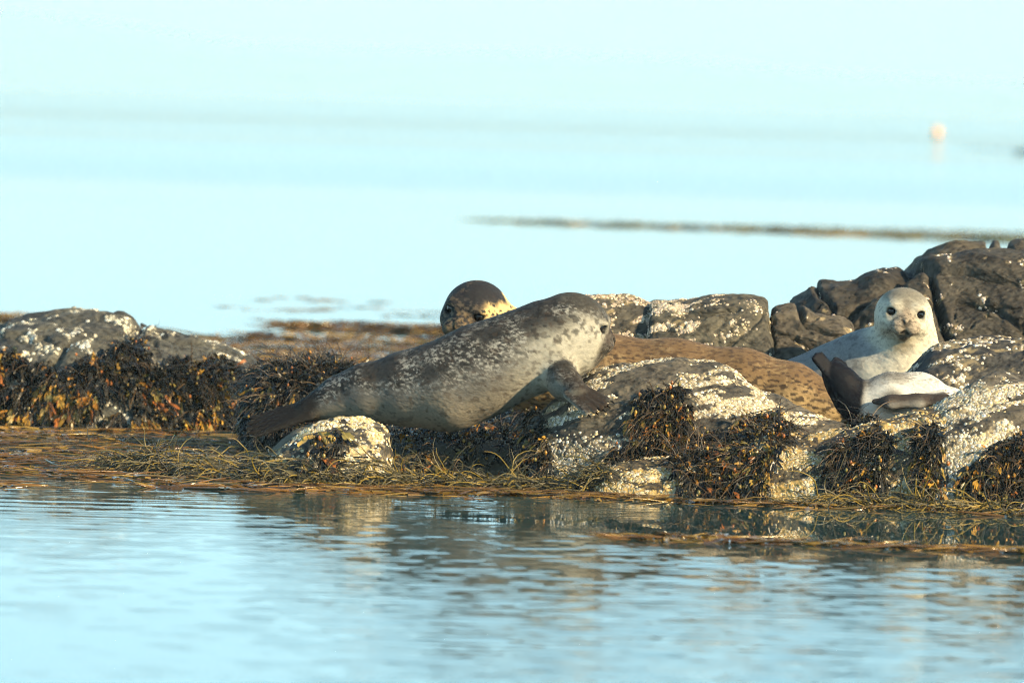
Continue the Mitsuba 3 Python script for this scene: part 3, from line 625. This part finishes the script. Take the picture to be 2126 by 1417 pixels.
# ------------------------------------------------------------------ seaweed
PAL_DARK = 0.45 * np.array([(0.020, 0.020, 0.015), (0.030, 0.028, 0.020), (0.045, 0.038, 0.022), (0.016, 0.017, 0.014), (0.055, 0.047, 0.030)])
PAL_WARM = np.array([(0.20, 0.095, 0.012), (0.28, 0.16, 0.025), (0.17, 0.12, 0.030), (0.22, 0.075, 0.015), (0.12, 0.10, 0.03)])
PAL_STRING = np.array([(0.075, 0.066, 0.032), (0.11, 0.094, 0.048), (0.045, 0.040, 0.022), (0.17, 0.12, 0.022), (0.026, 0.024, 0.015)])
PAL_FLOAT = np.array([(0.13, 0.065, 0.012), (0.10, 0.052, 0.014), (0.17, 0.10, 0.02), (0.07, 0.038, 0.012), (0.20, 0.13, 0.03)])
def frond_template(kind):
    """(across, along) of a forked blade: a stem and two or three lobes, rounded at the tips"""
    V, F = [], []
    def strip(pts):
        o = len(V)
        for i, (x, y, hw, ang) in enumerate(pts):
            V.append((x - hw * math.cos(ang), y - hw * math.sin(ang))); V.append((x, y + 0.0)); V.append((x + hw * math.cos(ang), y + hw * math.sin(ang)))
            if i:
                a = o + 3 * (i - 1)
                F.extend([[a, a + 1, a + 4], [a, a + 4, a + 3], [a + 1, a + 2, a + 5], [a + 1, a + 5, a + 4]])
    if kind == 0:
        strip([(0, 0, .10, 0), (0.02, .25, .16, 0), (0, .48, .30, 0)])
        strip([(-.13, .46, .17, .2), (-.32, .70, .20, .5), (-.46, .93, .11, .5), (-.5, 1.0, .02, .5)])
        strip([(.13, .46, .17, -.2), (.26, .72, .22, -.3), (.36, .98, .15, -.3), (.38, 1.08, .03, -.3)])
    elif kind == 1:
        strip([(0, 0, .08, 0), (-.04, .30, .13, 0), (.05, .55, .22, 0)])
        strip([(-.05, .53, .15, .3), (-.25, .78, .24, .5), (-.38, 1.0, .18, .6), (-.44, 1.1, .04, .6)])
        strip([(.12, .53, .13, -.4), (.34, .70, .19, -.6), (.55, .86, .13, -.7), (.62, .9, .03, -.7)])
        strip([(.06, .54, .10, 0), (.08, .85, .14, 0), (.06, 1.12, .08, 0)])
    else:
        strip([(0, 0, .10, 0), (.03, .35, .22, 0), (-.02, .7, .34, 0), (0, .95, .26, 0), (.02, 1.1, .06, 0)])
    return np.array(V), np.array(F)
TPL = [frond_template(k) for k in range(3)]
def fronds(q, nn, rng, L=(0.06, 0.11), W=0.045, lift=0.35, hang=0.8, cols=None, droop=0.35, flat=False, side=0.45):
    n = len(q)
    which = rng.choice(3, n, p=[0.5, 0.36, 0.14]); out = []
    g = np.array([0, 0, -1.0])
    d = nz(hang * (g - nn * (nn @ g)[:, None]) + lift * nn + side * rng.normal(size=(n, 3)))
    if flat:
        d = rng.normal(size=(n, 3)) * [1, 0.7, 0.05]; d = nz(d - nn * (d * nn).sum(1, keepdims=True))
    w = nz(np.cross(d, nn) + (0.08 if flat else 0.55) * rng.normal(size=(n, 3))); w = nz(w - d * (w * d).sum(1, keepdims=True)); b = np.cross(d, w)
    LL = rng.uniform(*L, n); WW = W * rng.uniform(0.7, 1.3, n); curl = rng.normal(0, 0.22, n)
    VV, FF, CC, o = [], [], [], 0
    for k in range(3):
        i = np.where(which == k)[0]
        if not len(i): continue
        tv, tf = TPL[k]; s, t = tv[:, 0][None], tv[:, 1][None]
        wob = 0.05 * rng.normal(size=(len(i), len(tv)))
        P = (q[i][:, None] + LL[i, None, None] * t[..., None] * d[i][:, None] + WW[i, None, None] * s[..., None] * w[i][:, None]
             + (LL[i, None] * (curl[i, None] * t ** 2 + wob + 0.25 * np.abs(s) * curl[i, None] * 2))[..., None] * b[i][:, None] + (LL[i, None] * droop * t ** 2)[..., None] * g)
        VV.append(P.reshape(-1, 3)); FF.append((tf[None] + (np.arange(len(i)) * len(tv))[:, None, None]).reshape(-1, 3) + o); o += len(i) * len(tv)
        c = cols[i][:, None] * (0.8 + 0.45 * t[..., None] ** 1.5 * rng.random((len(i), 1, 1))); CC.append(np.broadcast_to(c, P.shape).reshape(-1, 3))
    return np.vstack(VV), np.vstack(FF), np.vstack(CC)
def pick(pal, n, rng): return pal[rng.integers(0, len(pal), n)] * rng.uniform(0.7, 1.35, (n, 1))

def inside_px(poly, Y):
    from shapely import Polygon, contains_xy
    P = Polygon([tuple(at(a, b, Y)[[0, 2]]) for a, b in poly])
    return lambda p: contains_xy(P, p[:, 0], p[:, 2])

def strings(P, D, rng, L, r, M=9, wig=0.35, rise=0.0, grav=0.0, zmin=None, flat=1.0):
    """thongs: curved tapering strands, from points P along directions D"""
    n = len(P); L = rng.uniform(*L, n); R = rng.uniform(*r, n)
    d = nz(D.copy()); pts = [P.copy()]; p = P.copy()
    turn = rng.normal(0, wig, (n, 3)) * [1, 1, 0.4]
    for i in range(M - 1):
        d = nz(d + turn * 0.35 + rng.normal(0, wig * 0.35, (n, 3)) * [1, 1, 0.5] + np.array([0, 0, rise * (1 - 2.2 * i / M) - grav * i / M]))
        p = p + d * (L / (M - 1))[:, None]
        if zmin is not None:
            lowz = zmin(p); p[:, 2] = np.maximum(p[:, 2], lowz)
        pts.append(p.copy())
    pts = np.stack(pts, 1)
    tan = np.gradient(pts, axis=1); tan = nz(tan)
    x = nz(np.cross(tan, [0.0, 0.0, 1.0])); y = np.cross(x, tan)
    t = np.linspace(0, 1, M); rad = R[:, None] * (1 - 0.75 * t ** 2)[None]
    a = np.arange(4) * np.pi / 2 + 0.4
    V = pts[:, :, None] + rad[..., None, None] * (np.cos(a)[:, None] * x[:, :, None] + flat * np.sin(a)[:, None] * y[:, :, None])
    i = np.arange(4); j = (i + 1) % 4; F = []
    for k in range(M - 1): F.append(np.stack([4 * k + i, 4 * k + j, 4 * k + 4 + j], 1)); F.append(np.stack([4 * k + i, 4 * k + 4 + j, 4 * k + 4 + i], 1))
    F = np.vstack(F); nv = 4 * M
    return V.reshape(-1, 3), (F[None] + (np.arange(n) * nv)[:, None, None]).reshape(-1, 3), nv

PAL_STEM = np.array([(0.05, 0.035, 0.022), (0.035, 0.026, 0.018), (0.085, 0.055, 0.03), (0.02, 0.018, 0.014)])
NC = [0]
def clump(rocks, poly, Y, n, warm, label, seed, big=12, L=(0.032, 0.065), W=0.021, lift=0.22, keep=None, th=0.03, side=0.3, group='clumps of wrack on the rocks'):
    NC[0] += 1
    key = 'seaweed_clump' if NC[0] == 1 else f'seaweed_clump_{NC[0] - 1:03d}'
    rng = np.random.default_rng(seed); ins = inside_px(poly, Y)
    Q, NN = [], []
    for r in rocks:
        a, b = samples(r, n // len(rocks), lambda p, nn, F: ins(p) * (nn[:, 1] < 0.5) * (p[:, 2] > -0.02) * st(0.30, 0.45, fbm(p * 9, 2, seed)), rng)
        Q.append(a); NN.append(b)
    q, nn = np.vstack(Q), np.vstack(NN)
    if keep is not None:
        k = keep(q); q, nn = q[k], nn[k]
    layers = rng.random(len(q)) * th
    q = q + nn * layers[:, None]
    zlo, zhi = q[:, 2].min(), q[:, 2].max()
    pw = np.clip(warm * (1.5 - 1.0 * (q[:, 2] - zlo) / (zhi - zlo + 1e-6)) * (0.15 + 2.2 * st(0.46, 0.64, fbm(q * 7, 2, seed + 1))), 0, 1)
    cw = rng.random(len(q)) < pw
    cols = np.where(cw[:, None], pick(PAL_WARM, len(q), rng), pick(PAL_DARK, len(q), rng))
    # outermost warm fronds, facing the open side, are kept as pieces of their own
    front = np.where(cw & (layers > 0.6 * th) & (nn[:, 1] < 0.1))[0][:big]
    rest = np.setdiff1d(np.arange(len(q)), front)
    v, f, c = fronds(q[rest], nn[rest], rng, L, W, lift, cols=cols[rest], side=side)
    put(key + '__fronds', (v, f), 'weed', True, c); say(key + '__fronds', kind='stuff')
    nb = max(12, len(q) // 30); j_ = rng.choice(len(q), nb, replace=False); bm = trimesh.creation.icosphere(1)
    bc = q[j_] + nn[j_] * rng.uniform(0.01, 0.05, (nb, 1)); br = rng.uniform(0.0035, 0.0075, (nb, 1, 1)) * np.array([1, 1, 1.5])
    bV = bc[:, None] + bm.vertices[None] * br; bF = (bm.faces[None] + (np.arange(nb) * len(bm.vertices))[:, None, None]).reshape(-1, 3)
    put(key + '__bladders', (bV.reshape(-1, 3), bF), 'wet_weed', True, np.repeat(pick(PAL_WARM * 1.2, nb, rng), len(bm.vertices), 0)); say(key + '__bladders', kind='stuff')
    ns = len(q) // 4; i_ = rng.choice(len(q), ns, replace=False); g_ = np.array([0, 0, -1.0])
    D = nz(0.9 * (g_ - nn[i_] * (nn[i_] @ g_)[:, None]) + 0.45 * nn[i_] + 0.25 * rng.normal(size=(ns, 3)))
    sv_, sf_, nv_ = strings(q[i_], D, rng, (0.07, 0.19), (0.0014, 0.0028), M=6, wig=0.25, rise=0, grav=0.5)
    put(key + '__stems', (sv_, sf_), 'weed', True, np.repeat(pick(PAL_STEM, ns, rng), nv_, 0)); say(key + '__stems', kind='stuff')
    for i in front:
        v, f, c = fronds(q[i:i + 1], nn[i:i + 1], rng, (L[0] * 1.1, L[1] * 1.2), W * 1.15, lift + 0.25, cols=cols[i:i + 1] * 1.25)
        put(key + '__frond', (v, f), 'weed', True, c)
    say(key, label, 'seaweed', group)

clump(['boulder_005'], [(-420, 700), (-60, 742), (30, 735), (75, 770), (130, 770), (200, 742), (255, 718), (330, 745), (400, 765), (470, 778), (545, 790), (600, 800), (600, 900), (-420, 915)], 35.9, 11000, 0.30,
      'wide skirt of dark and orange wrack covering the front of the left rock', 201, 60, (0.038, 0.08), 0.028, 0.3, th=0.06)
clump(['boulder_006'], [(530, 760), (720, 755), (800, 770), (900, 830), (900, 900), (520, 900)], 33.6, 4000, 0.07, 'dark heap of wrack between the left rock and the back of the grey seal', 202, 8, th=0.04)
clump(['reef'], [(800, 868), (830, 868), (900, 895), (980, 900), (1000, 1010), (790, 1010)], 31.3, 2000, 0.4, 'olive wrack spilling down under the belly of the grey seal', 203, 16, lift=0.35)
clump(['boulder_007', 'reef'], [(985, 860), (1060, 838), (1120, 850), (1150, 900), (1150, 985), (960, 1000), (960, 900)], 31.4, 2200, 0.16, 'grey-brown wrack hanging below the chest of the grey seal', 204, 12, lift=0.3)
clump(['boulder_007'], [(1330, 815), (1425, 815), (1432, 850), (1420, 920), (1400, 960), (1280, 960), (1265, 930), (1310, 880)], 31.35, 1600, 0.22, 'square dark tuft of wrack in the middle of the domed rock', 205, 14)
clump(['boulder_007', 'boulder_008'], [(1440, 905), (1520, 890), (1560, 868), (1620, 880), (1655, 905), (1620, 935), (1595, 970), (1600, 1030), (1470, 1035), (1380, 1000), (1400, 950)], 31.1, 2600, 0.20, 'broad wrack curtain between the domed rock and the yellow ledge', 206, 16)
clump(['boulder_008'], [(1755, 915), (1800, 890), (1840, 895), (1850, 930), (1830, 970), (1830, 1045), (1705, 1045), (1715, 960)], 30.95, 1000, 0.12, 'dark wrack hanging over the yellow ledge just below the young seal', 207, 12)
clump(['boulder_011', 'boulder_008'], [(1908, 880), (1945, 885), (1958, 930), (1970, 970), (1960, 1045), (1900, 1045), (1895, 950)], 30.95, 850, 0.22, 'narrow strip of wrack down the front of the pale grey rock', 208, 12)
clump(['boulder_011'], [(1990, 985), (2040, 930), (2126, 895), (2260, 880), (2260, 1060), (1970, 1060)], 31.0, 1900, 0.14, 'dark wrack draped over the lower right corner of the reef', 209, 10)
clump(['boulder_009'], [(650, 905), (690, 885), (720, 900), (700, 960), (640, 960)], 31.2, 60, 0.5, 'small scrap of wrack clinging to the front of the cream rock', 210, 4, (0.04, 0.07), 0.035)

reef_tree = cKDTree(np.vstack([ROCKS[k][0][:, :2] for k in ('reef', 'boulder_009', 'boulder_008', 'boulder_007', 'boulder_011')])); reef_z = np.concatenate([ROCKS[k][0][:, 2] for k in ('reef', 'boulder_009', 'boulder_008', 'boulder_007', 'boulder_011')])
def ground(p):
    _, k = reef_tree.query(p[:, :2], 4); return np.maximum(reef_z[k].max(1), 0.0) + 0.002
def stringy(key, path, n, label, seed, spread=0.12, hump=0.06, L=(0.10, 0.26), r=(0.0020, 0.0042), pal=PAL_STRING, dirx=-1.0, gmax=0.09):
    rng = np.random.default_rng(seed)
    A = np.array([at(a, b, y) for a, b, y in path]); t = rng.random(n) * (len(A) - 1); i = np.floor(t).astype(int); fr = (t - i)[:, None]
    P = A[i] * (1 - fr) + A[i + 1] * fr + rng.normal(size=(n, 3)) * [spread, spread, 0]
    ok = ground(P) < gmax; P = P[ok]; n = len(P); P[:, 2] = ground(P) + rng.random(n) * hump * (0.3 + fbm(P * 4, 2, seed))
    D = np.stack([dirx * rng.uniform(0.2, 1, n) + 0.5 * rng.normal(size=n), -0.55 + 0.5 * rng.normal(size=n), 0.18 * rng.normal(size=n)], 1)
    v, f, nv = strings(P, D, rng, L, r, wig=0.4, rise=0.05, grav=0.32, zmin=lambda p: np.where(ground(p) < 0.10, ground(p), -1))
    c = np.repeat(pick(pal, n, rng), nv, 0)
    put(key, (v, f), 'weed', True, c); say(key, label, 'seaweed', kind='stuff')
stringy('stringy_weed', [(270, 945, 31.9), (380, 940, 31.7), (480, 930, 31.5), (540, 935, 31.3)], 1400, 'tangle of stringy olive weed trailing left from the cream rock', 301, 0.09, 0.06, L=(0.10, 0.22))
stringy('stringy_weed_001', [(560, 990, 31.15), (700, 985, 31.2), (850, 985, 31.2), (1000, 985, 31.2), (1150, 990, 31.15), (1260, 1000, 31.1)], 1200, 'band of olive stringy weed along the foot of the reef below the grey seal', 302, 0.07, 0.03)
stringy('stringy_weed_003', [(530, 985, 31.0), (640, 990, 30.98), (780, 985, 31.0), (840, 975, 31.05)], 420, 'short fringe of olive weed at the foot of the cream rock', 304, 0.04, 0.05, L=(0.08, 0.2))
stringy('stringy_weed_002', [(1690, 1048, 30.55), (1800, 1050, 30.5), (1920, 1048, 30.45), (2030, 1055, 30.35), (2150, 1062, 30.25)], 460, 'golden stringy weed along the waterline at the lower right', 303, 0.05, 0.02, pal=PAL_STRING[[0, 1, 3, 3, 4]], dirx=-0.6)

def floating(key, x0, x1, y0, y1, n, label, seed, edge=None, L=(0.15, 0.5), r=(0.004, 0.009), bl=0, lump=0.018, pal=PAL_FLOAT, bw=0.05, gap=(0.44, 0.56)):
    """weed afloat: strands and blades lying in the surface, lifted a little where the mat is thick"""
    rng = np.random.default_rng(seed)
    P = np.stack([rng.uniform(x0, x1, n * 3), rng.uniform(y0, y1, n * 3), np.zeros(n * 3)], 1)
    sc = 3.0 if y1 < 40 else 0.5
    th = fbm(P * [0.8 * sc, 2.2 * sc, 1], 3, seed)
    pr = st(*gap, th) * (edge(P) if edge else 1)
    P, th = P[rng.random(len(P)) < pr][:n], None
    th = fbm(P * [0.8 * sc, 2.2 * sc, 1], 3, seed)
    P[:, 2] = -0.002 + lump * st(0.45, 0.8, th) * rng.random(len(P)) * 1.6
    D = np.stack([rng.choice([-1, 1], len(P)) * 1.0, 0.45 * rng.normal(size=len(P)), 0.06 * rng.normal(size=len(P))], 1)
    v, f, nv = strings(P, D, rng, L, r, M=7, wig=0.22, rise=0.03, grav=0.05, zmin=lambda p: p[:, 2] * 0 - 0.003, flat=0.7)
    v[:, 2] = np.minimum(v[:, 2], 0.004 + lump * 2.2)
    c = np.repeat(pick(pal, len(P), rng), nv, 0)
    if bl:
        k = rng.integers(0, len(P), bl); q = P[k] + rng.normal(size=(bl, 3)) * [0.05, 0.05, 0]; q[:, 2] = 0.003 + rng.random(bl) * lump
        nn = nz(np.stack([0.12 * rng.normal(size=bl), 0.12 * rng.normal(size=bl), np.ones(bl)], 1))
        fv, ff, fc = fronds(q, nn, rng, (bw * 1.2, bw * 3), bw, 0.05, hang=0.0, cols=pick(pal, bl, rng), droop=0.02, flat=True)
        fv[:, 2] = np.minimum(fv[:, 2], 0.006 + lump * 1.6)
        fv[:, 2] = np.maximum(fv[:, 2], -0.004)
        f = np.vstack([f, ff + len(v)]); v = np.vstack([v, fv]); c = np.vstack([c, fc])
    put(key, (v, f), 'wet_weed', True, c); say(key, label, 'seaweed', kind='stuff')
X = lambda px, Y: at(px, 900, Y)[0]
floating('floating_weed', -2.6, 0.25, 29.95, 35.4, 950, 'brown weed afloat in the shallows in front of the left rock', 401, bl=400, lump=0.007, gap=(0.48, 0.56),
         edge=lambda p: st(-0.15, 0.15, p[:, 1] - (30.1 + 0.35 * st(-1.0, 0.2, p[:, 0]) + 0.3 * (fbm(p * 2, 2, 3) - 0.5))) * st(0.3, -0.5, p[:, 0] - 0.25 * (31 - p[:, 1])))
floating('floating_weed_001', -0.9, 2.2, 29.5, 31.2, 360, 'scattered brown weed afloat along the front of the reef', 402, bl=200, lump=0.006,
         edge=lambda p: st(0.35, 0.05, np.abs(p[:, 1] - (30.75 - 0.25 * p[:, 0]))))
floating('floating_weed_002', 0.5, 2.4, 26.6, 28.2, 240, 'thin line of weed afloat off the lower right of the reef', 403, bl=90, lump=0.008,
         edge=lambda p: st(0.22, 0.05, np.abs(p[:, 1] - (27.75 - 0.12 * (p[:, 0] - 1)))))
floating('floating_weed_003', -3.4, 3.0, 44.6, 50.2, 2600, 'brown raft of weed on the water behind the left rock', 404, bl=1500, lump=0.018, gap=(0.50, 0.60), bw=0.09, L=(0.2, 0.7), r=(0.006, 0.014),
         edge=lambda p: st(0.0, 0.8, 50.3 + 0.25 * p[:, 0] - p[:, 1]))
floating('floating_weed_004', -4.0, 3.0, 51.6, 53.0, 1600, 'narrow dark line of weed just beyond the brown raft', 405, bl=600, lump=0.02, bw=0.09, L=(0.2, 0.7), r=(0.006, 0.014), edge=lambda p: st(0.8, 0.3, np.abs(p[:, 1] - 52.3)))
floating('floating_weed_005', -2.0, 1.5, 54.5, 60, 70, 'faint scattered weed patches beyond the rafts', 406, bl=30, lump=0.003, bw=0.06, L=(0.2, 0.7), r=(0.006, 0.012))
floating('floating_weed_006', -1.6, 9.5, 94, 104, 3800, 'long olive line of weed on the water beyond the large dark rock', 407, bl=2200, lump=0.018, bw=0.22, L=(0.5, 1.6), r=(0.012, 0.03),
         pal=np.array([(0.15, 0.10, 0.02), (0.11, 0.10, 0.03), (0.09, 0.10, 0.04)]), gap=(0.15, 0.42), edge=lambda p: st(-2.0, 9.0, p[:, 0]) ** 1.2 * st(0.9 + 2.6 * st(0, 7, p[:, 0]), 0.1, np.abs(p[:, 1] - 100 + 0.25 * p[:, 0])))
floating('floating_weed_007', 20.5, 29, 290, 340, 1200, 'distant patch of weed near the buoy at the right edge', 408, bl=900, lump=0.08, bw=0.5, L=(0.7, 2), r=(0.04, 0.09),
         pal=np.array([(0.09, 0.075, 0.02), (0.06, 0.065, 0.02)]), edge=lambda p: st(20.5, 27, p[:, 0]))

# ------------------------------------------------------------------ the buoy
def buoy():
    c = at(1945, 276, 430.0); c[2] = max(c[2], 0.10); r = 0.30
    prof = [(0, -r), (0.5 * r, -0.88 * r), (0.85 * r, -0.5 * r), (r, 0), (0.92 * r, 0.4 * r), (0.7 * r, 0.75 * r), (0.35 * r, 0.95 * r), (0.12 * r, 1.05 * r), (0.12 * r, 1.2 * r), (0, 1.22 * r)]
    m = trimesh.creation.revolve(np.array(prof), sections=32); m.apply_translation(c); put('buoy__float', m, 'buoy_paint', 40)
    t = trimesh.creation.torus(0.07, 0.018); t.apply_transform(trimesh.transformations.rotation_matrix(math.pi / 2, [1, 0, 0])); t.apply_translation(c + [0, 0, 1.36 * r]); put('buoy__ring', t, 'buoy_iron', True)
    say('buoy', 'small round orange buoy afloat far off at the upper right', 'buoy')
buoy()
# ------------------------------------------------------------------ the air
scene['haze_air'] = {'type': 'homogeneous', 'albedo': {'type': 'rgb', 'value': [0.63, 0.875, 0.995]}, 'sigma_t': 0.00032}
scene['haze'] = {'type': 'cube', 'to_world': T().translate([0, 4300, 67]).scale([13500, 8200, 69]), 'bsdf': {'type': 'null'}, 'interior': {'type': 'ref', 'id': 'haze_air'}}
say('haze', 'thin pale sea haze that fades the far hills', 'haze', kind='stuff')
scene['camera']['medium'] = {'type': 'ref', 'id': 'haze_air'}
